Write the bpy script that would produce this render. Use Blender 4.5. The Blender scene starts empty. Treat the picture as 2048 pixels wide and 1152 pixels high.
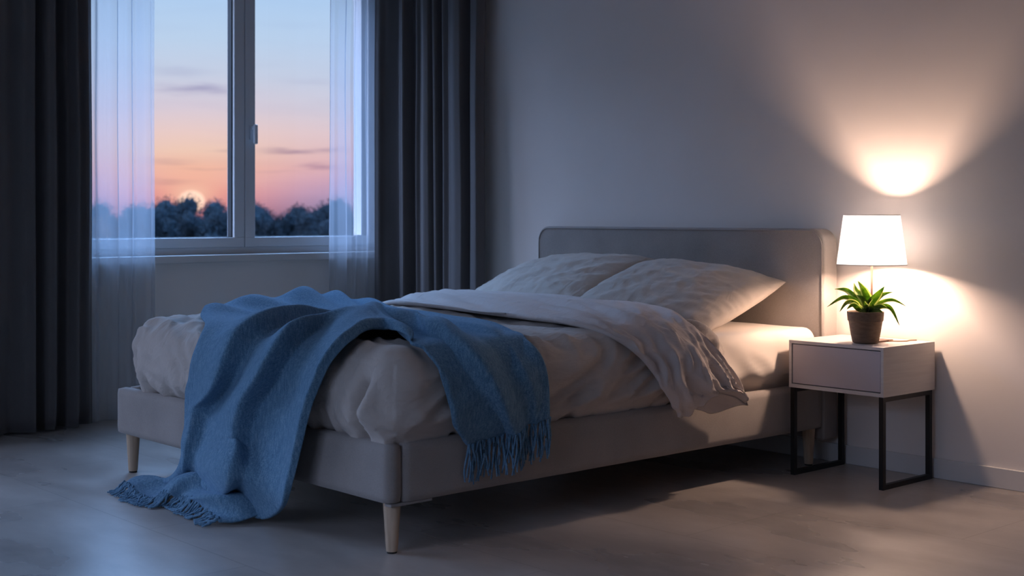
import bpy, math, random
import numpy as np
from mathutils import Vector

scene = bpy.context.scene
COL = scene.collection
PI = math.pi
random.seed(7)
rng = np.random.default_rng(5)

# ------------------------------------------------------------------ helpers
def lin(r, g, b, a=1.0):
    f = lambda c: (c / 255 / 12.92) if c / 255 <= 0.04045 else ((c / 255 + 0.055) / 1.055) ** 2.4
    return (f(r), f(g), f(b), a)

def put(o, parent=None):
    COL.objects.link(o)
    if parent is not None:
        o.parent = parent
    return o

def tag(o, label=None, cat=None, group=None, kind=None):
    if label: o['label'] = label
    if cat: o['category'] = cat
    if group: o['group'] = group
    if kind: o['kind'] = kind
    return o

def empty(name, loc, label, cat, group=None):
    o = bpy.data.objects.new(name, None)
    o.empty_display_size = 0.05
    o.location = loc
    put(o)
    return tag(o, label, cat, group)

def mesh_obj(name, verts, faces, mat, parent=None, smooth=True, mats=None, fmat=None, angle=None):
    me = bpy.data.meshes.new(name)
    me.from_pydata([tuple(map(float, v)) for v in verts], [], [tuple(map(int, f)) for f in faces])
    for m in (mats or [mat]):
        me.materials.append(m)
    if fmat is not None:
        me.polygons.foreach_set('material_index', list(fmat))
    if smooth:
        me.polygons.foreach_set('use_smooth', [True] * len(me.polygons))
    me.update()
    o = bpy.data.objects.new(name, me)
    put(o, parent)
    if parent is not None:                       # vertices are given in world space
        off = Vector(parent_world(parent))
        me.transform(__import__('mathutils').Matrix.Translation(-off))
    if smooth and angle:
        me.set_sharp_from_angle(angle=angle)
    return o

def parent_world(p):
    v = Vector((0, 0, 0))
    while p is not None:
        v += p.location
        p = p.parent
    return v

class MB:
    """collects shapes into one mesh"""
    def __init__(s): s.v = []; s.f = []; s.m = []
    def add(s, v, f, m=0):
        n = len(s.v); s.v += [tuple(map(float, p)) for p in v]
        s.f += [tuple(i + n for i in q) for q in f]; s.m += [m] * len(f)
    def box(s, a, b, m=0):
        x0, y0, z0 = a; x1, y1, z1 = b
        v = [(x0,y0,z0),(x1,y0,z0),(x1,y1,z0),(x0,y1,z0),(x0,y0,z1),(x1,y0,z1),(x1,y1,z1),(x0,y1,z1)]
        s.add(v, [(0,3,2,1),(4,5,6,7),(0,1,5,4),(1,2,6,5),(2,3,7,6),(3,0,4,7)], m)
    def lathe(s, prof, c, n=48, m=0, close=False):
        v = []; f = []
        for r, z in prof:
            for k in range(n):
                a = 2 * PI * k / n
                v.append((c[0] + r * math.cos(a), c[1] + r * math.sin(a), c[2] + z))
        L = len(prof)
        for i in range(L - 1):
            for k in range(n):
                k2 = (k + 1) % n
                f.append((i*n+k, i*n+k2, (i+1)*n+k2, (i+1)*n+k))
        if close:
            for k in range(n):
                k2 = (k + 1) % n
                f.append(((L-1)*n+k, (L-1)*n+k2, k2, k))
        else:
            f.append(tuple(reversed(range(n)))); f.append(tuple((L-1)*n + k for k in range(n)))
        s.add(v, f, m)
    def tube(s, pts, rad, n=8, m=0):
        pts = [Vector(p) for p in pts]; v = []; f = []
        R = rad if hasattr(rad, '__len__') else [rad] * len(pts)
        up = Vector((0, 0, 1))
        for i, p in enumerate(pts):
            d = (pts[min(i+1, len(pts)-1)] - pts[max(i-1, 0)]).normalized()
            a = d.cross(up)
            if a.length < 1e-3: a = d.cross(Vector((1, 0, 0)))
            a.normalize(); b = d.cross(a)
            for k in range(n):
                t = 2 * PI * k / n
                v.append(p + (a * math.cos(t) + b * math.sin(t)) * R[i])
        for i in range(len(pts) - 1):
            for k in range(n):
                k2 = (k + 1) % n
                f.append((i*n+k, i*n+k2, (i+1)*n+k2, (i+1)*n+k))
        f.append(tuple(reversed(range(n)))); f.append(tuple((len(pts)-1)*n + k for k in range(n)))
        s.add(v, f, m)
    def build(s, name, mat, parent=None, smooth=False, bevel=0, mats=None, seg=3, angle=None):
        o = mesh_obj(name, s.v, s.f, mat, parent, smooth, mats, s.m, angle)
        if bevel:
            b = o.modifiers.new('bevel', 'BEVEL'); b.width = bevel; b.segments = seg; b.limit_method = 'ANGLE'
            b.angle_limit = math.radians(40)
            o.data.polygons.foreach_set('use_smooth', [True] * len(o.data.polygons))
            b.harden_normals = True
        return o

def box(name, a, b, mat, parent=None, bevel=0, seg=3):
    m = MB(); m.box(a, b); return m.build(name, mat, parent, False, bevel, seg=seg)

# value/gradient noise in numpy -------------------------------------------------
_perm = rng.permutation(256); _perm = np.concatenate([_perm, _perm, _perm])
_grad = rng.normal(size=(256, 3)); _grad /= np.linalg.norm(_grad, axis=1)[:, None]
def noise(p):
    p = np.asarray(p, float); sh = p.shape[:-1]; p = p.reshape(-1, 3)
    i = np.floor(p).astype(int); f = p - i; u = f * f * f * (f * (f * 6 - 15) + 10); i &= 255
    out = np.zeros(len(p))
    for dx in (0, 1):
        for dy in (0, 1):
            for dz in (0, 1):
                h = _perm[(_perm[(_perm[(i[:,0]+dx) & 255] + i[:,1]+dy) & 255] + i[:,2]+dz) & 255]
                g = _grad[h]; d = f - np.array([dx, dy, dz])
                w = (u[:,0] if dx else 1-u[:,0]) * (u[:,1] if dy else 1-u[:,1]) * (u[:,2] if dz else 1-u[:,2])
                out += w * (g * d).sum(1)
    return (out * 1.6).reshape(sh)
def ridged(p): return 1 - np.abs(noise(p)) * 2.2
def sst(a, b, x):
    t = np.clip((x - a) / (b - a), 0, 1); return t * t * (3 - 2 * t)

def catmull(P, n, axis=0):
    """dense Catmull-Rom along an axis"""
    P = np.moveaxis(np.asarray(P, float), axis, 0)
    m = len(P); t = np.linspace(0, m - 1, n); i = np.clip(np.floor(t).astype(int), 0, m - 2); f = t - i
    P0 = P[np.maximum(i - 1, 0)]; P1 = P[i]; P2 = P[i + 1]; P3 = P[np.minimum(i + 2, m - 1)]
    f = f.reshape((-1,) + (1,) * (P.ndim - 1))
    r = 0.5 * (2*P1 + (P2-P0)*f + (2*P0-5*P1+4*P2-P3)*f**2 + (3*P1-P0-3*P2+P3)*f**3)
    return np.moveaxis(r, 0, axis)

def smooth_grid(P, k, axes=(0, 1)):
    P = P.copy()
    for _ in range(k):
        for ax in axes:
            Q = np.moveaxis(P, ax, 0)
            Q[1:-1] = 0.25 * Q[:-2] + 0.5 * Q[1:-1] + 0.25 * Q[2:]
    return P

def grid_normals(P):
    du = np.gradient(P, axis=0); dv = np.gradient(P, axis=1)
    n = np.cross(du, dv); return n / (np.linalg.norm(n, axis=2, keepdims=True) + 1e-9)

def grid_faces(n, m, wrap=False, flip=False):
    f = []
    for i in range(n - 1):
        for j in range(m if wrap else m - 1):
            j2 = (j + 1) % m
            q = (i*m+j, (i+1)*m+j, (i+1)*m+j2, i*m+j2)
            f.append(q[::-1] if flip else q)
    return f

def box_shell(lo, hi, step):
    """welded quad shell of a box; returns verts, faces"""
    lo = np.array(lo, float); hi = np.array(hi, float)
    n = np.maximum(2, np.ceil((hi - lo) / step).astype(int))
    idx = {}; V = []; F = []
    def vid(k):
        if k not in idx:
            idx[k] = len(V); V.append(lo + (hi - lo) * np.array(k) / n)
        return idx[k]
    for ax in range(3):
        a, b = [(1, 2), (2, 0), (0, 1)][ax]
        for side in (0, 1):
            for i in range(n[a]):
                for j in range(n[b]):
                    q = []
                    for di, dj in ((0,0),(1,0),(1,1),(0,1)):
                        k = [0, 0, 0]; k[ax] = side * n[ax]; k[a] = i + di; k[b] = j + dj
                        q.append(vid(tuple(int(x) for x in k)))
                    F.append(tuple(q) if side else tuple(reversed(q)))
    return np.array(V), F

def round_shell(lo, hi, r, step):
    V, F = box_shell(lo, hi, step)
    c0 = np.array(lo, float) + r; c1 = np.array(hi, float) - r
    core = np.clip(V, c0, c1); d = V - core
    L = np.linalg.norm(d, axis=1, keepdims=True); N = d / (L + 1e-9)
    return core + N * r, N, F

def rb_sdf(P, lo, hi, r):
    lo = np.array(lo, float) + r; hi = np.array(hi, float) - r
    q = np.abs(P - (lo + hi) / 2) - (hi - lo) / 2
    return np.linalg.norm(np.maximum(q, 0), axis=-1) + np.minimum(q.max(-1), 0) - r

# ------------------------------------------------------------------ materials
def new_mat(name):
    m = bpy.data.materials.new(name); m.use_nodes = True
    nt = m.node_tree; nt.nodes.clear()
    out = nt.nodes.new('ShaderNodeOutputMaterial')
    return m, nt, out
def N(nt, typ, **kw):
    n = nt.nodes.new(typ)
    for k, v in kw.items():
        if k in n.inputs.keys() if isinstance(k, str) else False: n.inputs[k].default_value = v
        else: setattr(n, k, v)
    return n
def pbr(name, col, rough=0.6, metal=0.0, spec=0.5, sheen=0.0, sheen_tint=None):
    m, nt, out = new_mat(name)
    b = nt.nodes.new('ShaderNodeBsdfPrincipled')
    b.inputs['Base Color'].default_value = col; b.inputs['Roughness'].default_value = rough
    b.inputs['Metallic'].default_value = metal; b.inputs['Specular IOR Level'].default_value = spec
    b.inputs['Sheen Weight'].default_value = sheen
    if sheen_tint: b.inputs['Sheen Tint'].default_value = sheen_tint
    nt.links.new(b.outputs[0], out.inputs[0])
    return m, nt, b
def mapping(nt, scale, coord='Object', rot=(0, 0, 0)):
    tc = nt.nodes.new('ShaderNodeTexCoord'); mp = nt.nodes.new('ShaderNodeMapping')
    mp.inputs['Scale'].default_value = scale; mp.inputs['Rotation'].default_value = rot
    nt.links.new(tc.outputs[coord], mp.inputs[0]); return mp
def noise_n(nt, vec, scale, detail=3, rough=0.5):
    n = nt.nodes.new('ShaderNodeTexNoise'); n.inputs['Scale'].default_value = scale
    n.inputs['Detail'].default_value = detail; n.inputs['Roughness'].default_value = rough
    nt.links.new(vec.outputs[0], n.inputs['Vector']); return n
def ramp(nt, src, stops):
    r = nt.nodes.new('ShaderNodeValToRGB'); e = r.color_ramp.elements
    e[0].position, e[0].color = stops[0]; e[1].position, e[1].color = stops[-1]
    for p, c in stops[1:-1]:
        x = e.new(p); x.color = c
    nt.links.new(src, r.inputs[0]); return r
def bump(nt, b, src, strength, dist):
    bp = nt.nodes.new('ShaderNodeBump'); bp.inputs['Strength'].default_value = strength
    bp.inputs['Distance'].default_value = dist
    nt.links.new(src, bp.inputs['Height'])
    old = b.inputs['Normal'].links
    if old: nt.links.new(old[0].from_socket, bp.inputs['Normal'])
    nt.links.new(bp.outputs[0], b.inputs['Normal']); return bp

def fabric(name, col, var=0.12, weave=900, sheen=0.15, bstr=0.25, cloud=5.0, rough=0.85, streak=None):
    m, nt, b = pbr(name, col, rough, sheen=sheen, spec=0.25)
    mp = mapping(nt, (1, 1, 1))
    n1 = noise_n(nt, mp, cloud, 4); n2 = noise_n(nt, mp, weave * 0.35, 2, 0.7)
    mix = nt.nodes.new('ShaderNodeMath'); mix.operation = 'ADD'
    nt.links.new(n1.outputs[0], mix.inputs[0]); nt.links.new(n2.outputs[0], mix.inputs[1])
    lo = tuple(c * (1 - var) for c in col[:3]) + (1,); hi = tuple(min(1, c * (1 + var)) for c in col[:3]) + (1,)
    h = nt.nodes.new('ShaderNodeMath'); h.operation = 'MULTIPLY'; h.inputs[1].default_value = 0.5
    nt.links.new(mix.outputs[0], h.inputs[0])
    r = ramp(nt, h.outputs[0], [(0.35, lo), (0.65, hi)])
    nt.links.new(r.outputs[0], b.inputs['Base Color'])
    bump(nt, b, n2.outputs[0], bstr, 0.0012)
    if streak:
        for rot, sc_, st_, ds in ((0.6, 9, 0.55, 0.010), (-0.9, 15, 0.5, 0.006), (0.2, 34, 0.4, 0.002)):
            mq = mapping(nt, (1.0, 0.36, 1.0), rot=(0.3, 0.4, rot))
            nq = noise_n(nt, mq, sc_, 3, 0.55); nq.inputs['Distortion'].default_value = 0.8
            aq = nt.nodes.new('ShaderNodeMath'); aq.operation = 'SUBTRACT'; aq.inputs[1].default_value = 0.5; nt.links.new(nq.outputs[0], aq.inputs[0])
            ab = nt.nodes.new('ShaderNodeMath'); ab.operation = 'ABSOLUTE'; nt.links.new(aq.outputs[0], ab.inputs[0])
            pw = nt.nodes.new('ShaderNodeMath'); pw.operation = 'SUBTRACT'; pw.inputs[0].default_value = 0.3; nt.links.new(ab.outputs[0], pw.inputs[1])
            bump(nt, b, pw.outputs[0], st_ * streak, ds * 2)
    return m, nt, b

M = {}
# walls: matt grey white plaster
m, nt, b = pbr('wall_paint', lin(196, 190, 184), 0.85, spec=0.3)
mp = mapping(nt, (1, 1, 1)); n = noise_n(nt, mp, 1.3, 4); n2 = noise_n(nt, mp, 120, 2)
r = ramp(nt, n.outputs[0], [(0.3, lin(220, 214, 208)), (0.7, lin(228, 222, 217))]); nt.links.new(r.outputs[0], b.inputs['Base Color'])
bump(nt, b, n2.outputs[0], 0.08, 0.001); M['wall'] = m
m, nt, b = pbr('ceiling_paint', lin(215, 212, 208), 0.9); M['ceiling'] = m
m, nt, b = pbr('white_trim', lin(205, 203, 200), 0.4); M['trim'] = m
m, nt, b = pbr('window_plastic', lin(205, 207, 210), 0.35); M['window'] = m
m, nt, b = pbr('rubber_seal', lin(22, 24, 28), 0.6); M['seal'] = m
# floor: pale stone-look tiles, faint joints, cloudy satin
m, nt, b = pbr('floor_tile', lin(150, 144, 138), 0.35, spec=0.5)
mp = mapping(nt, (1, 1, 1)); mp.inputs['Location'].default_value = (0.35, 0.22, 0)
br = nt.nodes.new('ShaderNodeTexBrick'); br.offset = 0.5
br.inputs['Scale'].default_value = 1.0; br.inputs['Mortar Size'].default_value = 0.0025
br.inputs['Mortar Smooth'].default_value = 0.3
br.inputs['Brick Width'].default_value = 1.2; br.inputs['Row Height'].default_value = 0.6
br.inputs['Color1'].default_value = (0.0, 0.0, 0.0, 1); br.inputs['Color2'].default_value = (0.25, 0.25, 0.25, 1)
br.inputs['Mortar'].default_value = (1, 1, 1, 1)
nt.links.new(mp.outputs[0], br.inputs['Vector'])
mps = mapping(nt, (1.0, 2.2, 1)); c1 = noise_n(nt, mps, 1.1, 4, 0.5); c2 = noise_n(nt, mps, 6, 5, 0.6)
ad = nt.nodes.new('ShaderNodeMath'); ad.operation = 'MULTIPLY_ADD'; ad.inputs[1].default_value = 0.35
nt.links.new(c2.outputs[0], ad.inputs[0]); nt.links.new(c1.outputs[0], ad.inputs[2])
r = ramp(nt, ad.outputs[0], [(0.42, lin(144, 138, 134)), (0.66, lin(165, 159, 153)), (0.90, lin(186, 180, 174))])
mx = nt.nodes.new('ShaderNodeMixRGB'); mx.blend_type = 'MULTIPLY'
mr = ramp(nt, br.outputs['Color'], [(0.0, (1, 1, 1, 1)), (0.3, (0.95, 0.95, 0.95, 1)), (1.0, (0.72, 0.71, 0.70, 1))])
mx.inputs[0].default_value = 1
nt.links.new(r.outputs[0], mx.inputs[1]); nt.links.new(mr.outputs[0], mx.inputs[2]); nt.links.new(mx.outputs[0], b.inputs['Base Color'])
rr = ramp(nt, c1.outputs[0], [(0.3, (0.24,)*3 + (1,)), (0.7, (0.38,)*3 + (1,))]); nt.links.new(rr.outputs[0], b.inputs['Roughness'])
bump(nt, b, c2.outputs[0], 0.12, 0.003); M['floor'] = m

M['upholstery'] = fabric('grey_upholstery', lin(150, 143, 138), 0.16, 1200, 0.2, 0.35)[0]
M['linen'] = fabric('beige_linen', lin(186, 176, 168), 0.06, 1400, 0.15, 0.2, 4, streak=1.0)[0]
M['linen_light'] = fabric('pale_linen', lin(200, 190, 186), 0.05, 1400, 0.15, 0.2, 4, streak=0.9)[0]
M['pillow'] = fabric('pillow_linen', lin(186, 176, 166), 0.05, 1400, 0.15, 0.2, 4, streak=0.7)[0]
M['sheet'] = fabric('cream_sheet', lin(216, 206, 196), 0.03, 1600, 0.1, 0.1, 4)[0]
M['curtain'] = fabric('charcoal_curtain', lin(88, 84, 84), 0.12, 1200, 0.25, 0.3, 3)[0]
# blue wool
m, nt, b = pbr('blue_wool', lin(64, 112, 158), 0.95, sheen=0.5, spec=0.15, sheen_tint=lin(150, 190, 230))
mp = mapping(nt, (1, 1, 1)); n1 = noise_n(nt, mp, 9, 5, 0.65); n2 = noise_n(nt, mp, 240, 3, 0.7)
mp2 = mapping(nt, (60, 60, 14)); n3 = noise_n(nt, mp2, 2.2, 4, 0.7)
ad = nt.nodes.new('ShaderNodeMath'); ad.operation = 'MULTIPLY_ADD'; ad.inputs[1].default_value = 0.6
nt.links.new(n3.outputs[0], ad.inputs[0])
ad2 = nt.nodes.new('ShaderNodeMath'); ad2.operation = 'MULTIPLY'; ad2.inputs[1].default_value = 0.5
nt.links.new(n2.outputs[0], ad2.inputs[0]); nt.links.new(ad2.outputs[0], ad.inputs[2])
r = ramp(nt, ad.outputs[0], [(0.38, lin(66, 98, 122)), (0.55, lin(93, 129, 154)), (0.75, lin(136, 164, 184))])
nt.links.new(r.outputs[0], b.inputs['Base Color'])
bump(nt, b, n2.outputs[0], 0.5, 0.003); bump(nt, b, n3.outputs[0], 0.4, 0.004); M['wool'] = m
# sheer voile
m, nt, out = new_mat('sheer_voile')
tr = nt.nodes.new('ShaderNodeBsdfTransparent'); tl = nt.nodes.new('ShaderNodeBsdfTranslucent'); df = nt.nodes.new('ShaderNodeBsdfDiffuse')
tl.inputs[0].default_value = lin(188, 192, 200); df.inputs[0].default_value = lin(196, 198, 204)
m1 = nt.nodes.new('ShaderNodeMixShader'); m1.inputs[0].default_value = 0.45
nt.links.new(tl.outputs[0], m1.inputs[1]); nt.links.new(df.outputs[0], m1.inputs[2])
lw = nt.nodes.new('ShaderNodeLayerWeight'); lw.inputs[0].default_value = 0.45
rm = ramp(nt, lw.outputs['Facing'], [(0.0, (0.42,)*3 + (1,)), (0.5, (0.60,)*3 + (1,)), (0.9, (0.97,)*3 + (1,))])
m2 = nt.nodes.new('ShaderNodeMixShader'); nt.links.new(rm.outputs[0], m2.inputs[0])
nt.links.new(tr.outputs[0], m2.inputs[1]); nt.links.new(m1.outputs[0], m2.inputs[2]); nt.links.new(m2.outputs[0], out.inputs[0])
M['sheer'] = m
# glass
m, nt, out = new_mat('window_glass')
tr = nt.nodes.new('ShaderNodeBsdfTransparent'); gl = nt.nodes.new('ShaderNodeBsdfGlossy'); gl.inputs['Roughness'].default_value = 0.02
tr.inputs[0].default_value = (0.97, 0.98, 0.99, 1)
fr = nt.nodes.new('ShaderNodeFresnel'); fr.inputs[0].default_value = 1.45
mx = nt.nodes.new('ShaderNodeMixShader'); nt.links.new(fr.outputs[0], mx.inputs[0]); nt.links.new(tr.outputs[0], mx.inputs[1])
nt.links.new(gl.outputs[0], mx.inputs[2]); nt.links.new(mx.outputs[0], out.inputs[0]); M['glass'] = m
# woods, metals
m, nt, b = pbr('pale_wood', lin(186, 164, 140), 0.5)
mp = mapping(nt, (40, 40, 3)); n = noise_n(nt, mp, 1.5, 4)
r = ramp(nt, n.outputs[0], [(0.3, lin(170, 146, 122)), (0.7, lin(196, 174, 150))]); nt.links.new(r.outputs[0], b.inputs['Base Color']); M['wood'] = m
M['black_metal'] = pbr('black_metal', lin(34, 32, 31), 0.45, 0.3)[0]
M['foot_pad'] = pbr('foot_pad', lin(28, 27, 26), 0.8)[0]
m, nt, b = pbr('white_laminate', lin(198, 192, 190), 0.5)
mp = mapping(nt, (3, 3, 60)); n = noise_n(nt, mp, 2, 3)
r = ramp(nt, n.outputs[0], [(0.3, lin(194, 188, 186)), (0.7, lin(203, 198, 195))]); nt.links.new(r.outputs[0], b.inputs['Base Color']); M['laminate'] = m
M['drawer'] = pbr('drawer_front', lin(186, 178, 182), 0.55)[0]
M['gap'] = pbr('cabinet_inside', lin(60, 56, 58), 0.8)[0]
M['bronze'] = pbr('bronze_metal', lin(104, 76, 62), 0.45, 0.35)[0]
M['cable'] = pbr('lamp_cable', lin(150, 120, 90), 0.6)[0]
m, nt, out = new_mat('lamp_shade_fabric')
tl = nt.nodes.new('ShaderNodeBsdfTranslucent'); df = nt.nodes.new('ShaderNodeBsdfDiffuse')
tl.inputs[0].default_value = (0.84, 0.90, 0.96, 1); df.inputs[0].default_value = (0.84, 0.86, 0.88, 1)
m1 = nt.nodes.new('ShaderNodeMixShader'); m1.inputs[0].default_value = 0.42
nt.links.new(tl.outputs[0], m1.inputs[1]); nt.links.new(df.outputs[0], m1.inputs[2]); nt.links.new(m1.outputs[0], out.inputs[0]); M['shade'] = m
m, nt, out = new_mat('bulb_glow'); em = nt.nodes.new('ShaderNodeEmission'); em.inputs[0].default_value = (1, 0.67, 0.50, 1); em.inputs[1].default_value = 1230
nt.links.new(em.outputs[0], out.inputs[0]); M['bulb'] = m
# pot
m, nt, b = pbr('clay_pot', lin(112, 94, 78), 0.85)
mp = mapping(nt, (1, 1, 3)); n = noise_n(nt, mp, 45, 4)
r = ramp(nt, n.outputs[0], [(0.3, lin(104, 86, 70)), (0.7, lin(122, 103, 86))]); nt.links.new(r.outputs[0], b.inputs['Base Color'])
bump(nt, b, n.outputs[0], 0.3, 0.002); M['pot'] = m
M['soil'] = pbr('soil', lin(40, 32, 26), 0.95)[0]
def leafmat(name, a, c2):
    m, nt, out = new_mat(name)
    b = nt.nodes.new('ShaderNodeBsdfPrincipled'); b.inputs['Roughness'].default_value = 0.4
    mp = mapping(nt, (1, 1, 1)); n = noise_n(nt, mp, 60, 3)
    r = ramp(nt, n.outputs[0], [(0.3, a), (0.7, c2)]); nt.links.new(r.outputs[0], b.inputs['Base Color'])
    tl = nt.nodes.new('ShaderNodeBsdfTranslucent'); nt.links.new(r.outputs[0], tl.inputs[0])
    mx = nt.nodes.new('ShaderNodeMixShader'); mx.inputs[0].default_value = 0.62
    nt.links.new(b.outputs[0], mx.inputs[1]); nt.links.new(tl.outputs[0], mx.inputs[2]); nt.links.new(mx.outputs[0], out.inputs[0])
    return m
M['leaf'] = leafmat('leaf_green', lin(74, 112, 36), lin(132, 158, 62))
M['leaf_edge'] = leafmat('leaf_pale_margin', lin(190, 200, 130), lin(214, 218, 165))
# outdoors
m, nt, b = pbr('tree_foliage', lin(38, 52, 56), 0.9, spec=0.1)
oi = nt.nodes.new('ShaderNodeObjectInfo')
r = ramp(nt, oi.outputs['Random'], [(0.0, lin(10, 20, 26)), (1.0, lin(20, 34, 42))]); nt.links.new(r.outputs[0], b.inputs['Base Color']); M['foliage'] = m
M['bark'] = pbr('bark', lin(40, 36, 34), 0.9)[0]
M['ground'] = pbr('meadow', lin(9, 14, 13), 0.95, spec=0.1)[0]

# ------------------------------------------------------------------ room
WX = 0.40         # inner face of the window wall
RX, FY, CZ = 7.7, -6.9, 2.8
T = 0.30
def struct(o): o['kind'] = 'structure'; return o
struct(box('floor', (WX - T, FY - 0.1, -0.12), (RX + 0.1, 0.1, 0), M['floor']))
struct(box('ceiling', (WX - T, FY - 0.1, CZ), (RX + 0.1, 0.1, CZ + 0.12), M['ceiling']))
struct(box('wall_back', (WX - T, 0.0, 0), (RX + 0.1, 0.2, CZ), M['wall']))
struct(box('wall_right', (RX, FY - 0.1, 0), (RX + 0.2, 0.0, CZ), M['wall']))
FILL_W3 = (3.0, 6.4, 0.95, 2.5)            # wide unseen window behind the viewer, added for fill daylight
fm_ = MB()
fm_.box((WX, FY - 0.2, 0), (FILL_W3[0], FY, CZ)); fm_.box((FILL_W3[1], FY - 0.2, 0), (RX, FY, CZ))
fm_.box((FILL_W3[0], FY - 0.2, 0), (FILL_W3[1], FY, FILL_W3[2])); fm_.box((FILL_W3[0], FY - 0.2, FILL_W3[3]), (FILL_W3[1], FY, CZ))
struct(fm_.build('wall_front', M['wall']))
# window wall with two openings
W1 = (-1.93, -0.030, 0.795, 2.45)
FILL_W2 = (-6.0, -3.4, 0.12, 2.45)  # unseen opening nearer the viewer, added to bring in more daylight
wm = MB(); X0, X1 = WX - T, WX
def wall_strip(y0, y1, z0, z1): wm.box((X0, y0, z0), (X1, y1, z1))
wall_strip(W1[1], 0.0, 0, CZ); wall_strip(FILL_W2[1], W1[0], 0, CZ); wall_strip(FY, FILL_W2[0], 0, CZ)
for w in (W1, FILL_W2):
    wall_strip(w[0], w[1], 0, w[2]); wall_strip(w[0], w[1], w[3], CZ)
struct(wm.build('wall_left', M['wall']))

# baseboards
def baseboard(name, a, b):
    struct(box(name, a, b, M['trim'], bevel=0.003))
baseboard('baseboard_back', (WX + 0.014, -0.014, 0.0), (RX - 0.014, 0.0, 0.075))
baseboard('baseboard_left', (WX, FILL_W2[1] + 0.02, 0.0), (WX + 0.014, 0.0, 0.075))
baseboard('baseboard_right', (RX - 0.014, FY, 0.0), (RX, 0.0, 0.075))
baseboard('baseboard_front', (WX + 0.014, FY, 0.0), (RX - 0.014, FY + 0.014, 0.075))

def window(name, w, xf, ymid, label=None):
    """outer frame, two sashes meeting at ymid, panes, handle"""
    y0, y1, z0, z1 = w
    root = bpy.data.objects.new(name, None); root.location = (xf, ymid, z0); put(root); struct(root)
    fw = 0.035; d0, d1 = xf - 0.09, xf - 0.012
    fm = MB()
    fm.box((d0, y0, z0), (d1, y1, z0 + fw)); fm.box((d0, y0, z1 - fw), (d1, y1, z1))
    fm.box((d0, y0, z0 + fw), (d1, y0 + fw, z1 - fw)); fm.box((d0, y1 - fw, z0 + fw), (d1, y1, z1 - fw))
    fm.build('window_frame', M['window'], root, bevel=0.003)
    sw = 0.062
    for a, b_ in ((y0 + fw - 0.01, ymid - 0.0015), (ymid + 0.0015, y1 - fw + 0.01)):
        sm = MB(); e0, e1 = xf - 0.075, xf
        za, zb = z0 + fw, z1 - fw
        sm.box((e0, a, za), (e1, b_, za + sw - 0.01)); sm.box((e0, a, zb - sw), (e1, b_, zb))
        sm.box((e0, a, za + sw - 0.01), (e1, a + sw, zb - sw)); sm.box((e0, b_ - sw, za + sw - 0.01), (e1, b_, zb - sw))
        s = sm.build('window_sash', M['window'], root, bevel=0.004)
        gm = MB(); g = 0.006
        gm.box((xf - 0.06, a + sw, za + sw - 0.01), (xf - 0.020, a + sw + g, zb - sw)); gm.box((xf - 0.06, b_ - sw - g, za + sw - 0.01), (xf - 0.020, b_ - sw, zb - sw))
        gm.box((xf - 0.06, a + sw, za + sw - 0.01), (xf - 0.020, b_ - sw, za + sw - 0.01 + g * 0.6))
        gm.build('rubber_seal', M['seal'], s)
        p = MB(); p.add([(xf - 0.04, a + sw, za + sw - 0.01), (xf - 0.04, b_ - sw, za + sw - 0.01), (xf - 0.04, b_ - sw, zb - sw), (xf - 0.04, a + sw, zb - sw)], [(0, 1, 2, 3)])
        p.build('pane', M['glass'], s)
    return root
w1 = window('window_1', W1, WX - 0.03, -0.92)
hb = MB(); hx = WX - 0.03
hb.box((hx, -0.895, 1.40), (hx + 0.012, -0.868, 1.475))
hb.tube([(hx + 0.01, -0.881, 1.462), (hx + 0.045, -0.881, 1.462)], 0.009, 12)
hb.build('window_handle', M['window'], w1, bevel=0.003)
hl = MB(); hl.box((hx + 0.032, -0.891, 1.375), (hx + 0.052, -0.869, 1.480)); hl.build('handle_lever', M['window'], w1, bevel=0.008)
w2 = window('fill_window_2', FILL_W2, WX - 0.03, -4.7)  # out of view, added to light the floor and bed foot
w3 = bpy.data.objects.new('fill_window_3', None); w3.location = ((FILL_W3[0] + FILL_W3[1]) / 2, FY, FILL_W3[2]); put(w3); struct(w3)  # added fill window, never in view
fm = MB(); ya, yb = FY - 0.12, FY - 0.05
fm.box((FILL_W3[0], ya, FILL_W3[2]), (FILL_W3[1], yb, FILL_W3[2] + .06)); fm.box((FILL_W3[0], ya, FILL_W3[3] - .06), (FILL_W3[1], yb, FILL_W3[3]))
for xx in (FILL_W3[0], (FILL_W3[0] + FILL_W3[1]) / 2 - .03, FILL_W3[1] - .06): fm.box((xx, ya, FILL_W3[2] + .06), (xx + .06, yb, FILL_W3[3] - .06))
fm.build('window_frame', M['window'], w3)
fm = MB(); fm.add([(FILL_W3[0], FY - .08, FILL_W3[2]), (FILL_W3[1], FY - .08, FILL_W3[2]), (FILL_W3[1], FY - .08, FILL_W3[3]), (FILL_W3[0], FY - .08, FILL_W3[3])], [(0, 1, 2, 3)]); fm.build('pane', M['glass'], w3)
s1 = struct(box('trim_1', (WX - 0.032, W1[0] - 0.04, 0.755), (WX + 0.055, W1[1] + 0.028, 0.795), M['trim'], bevel=0.006))

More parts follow.
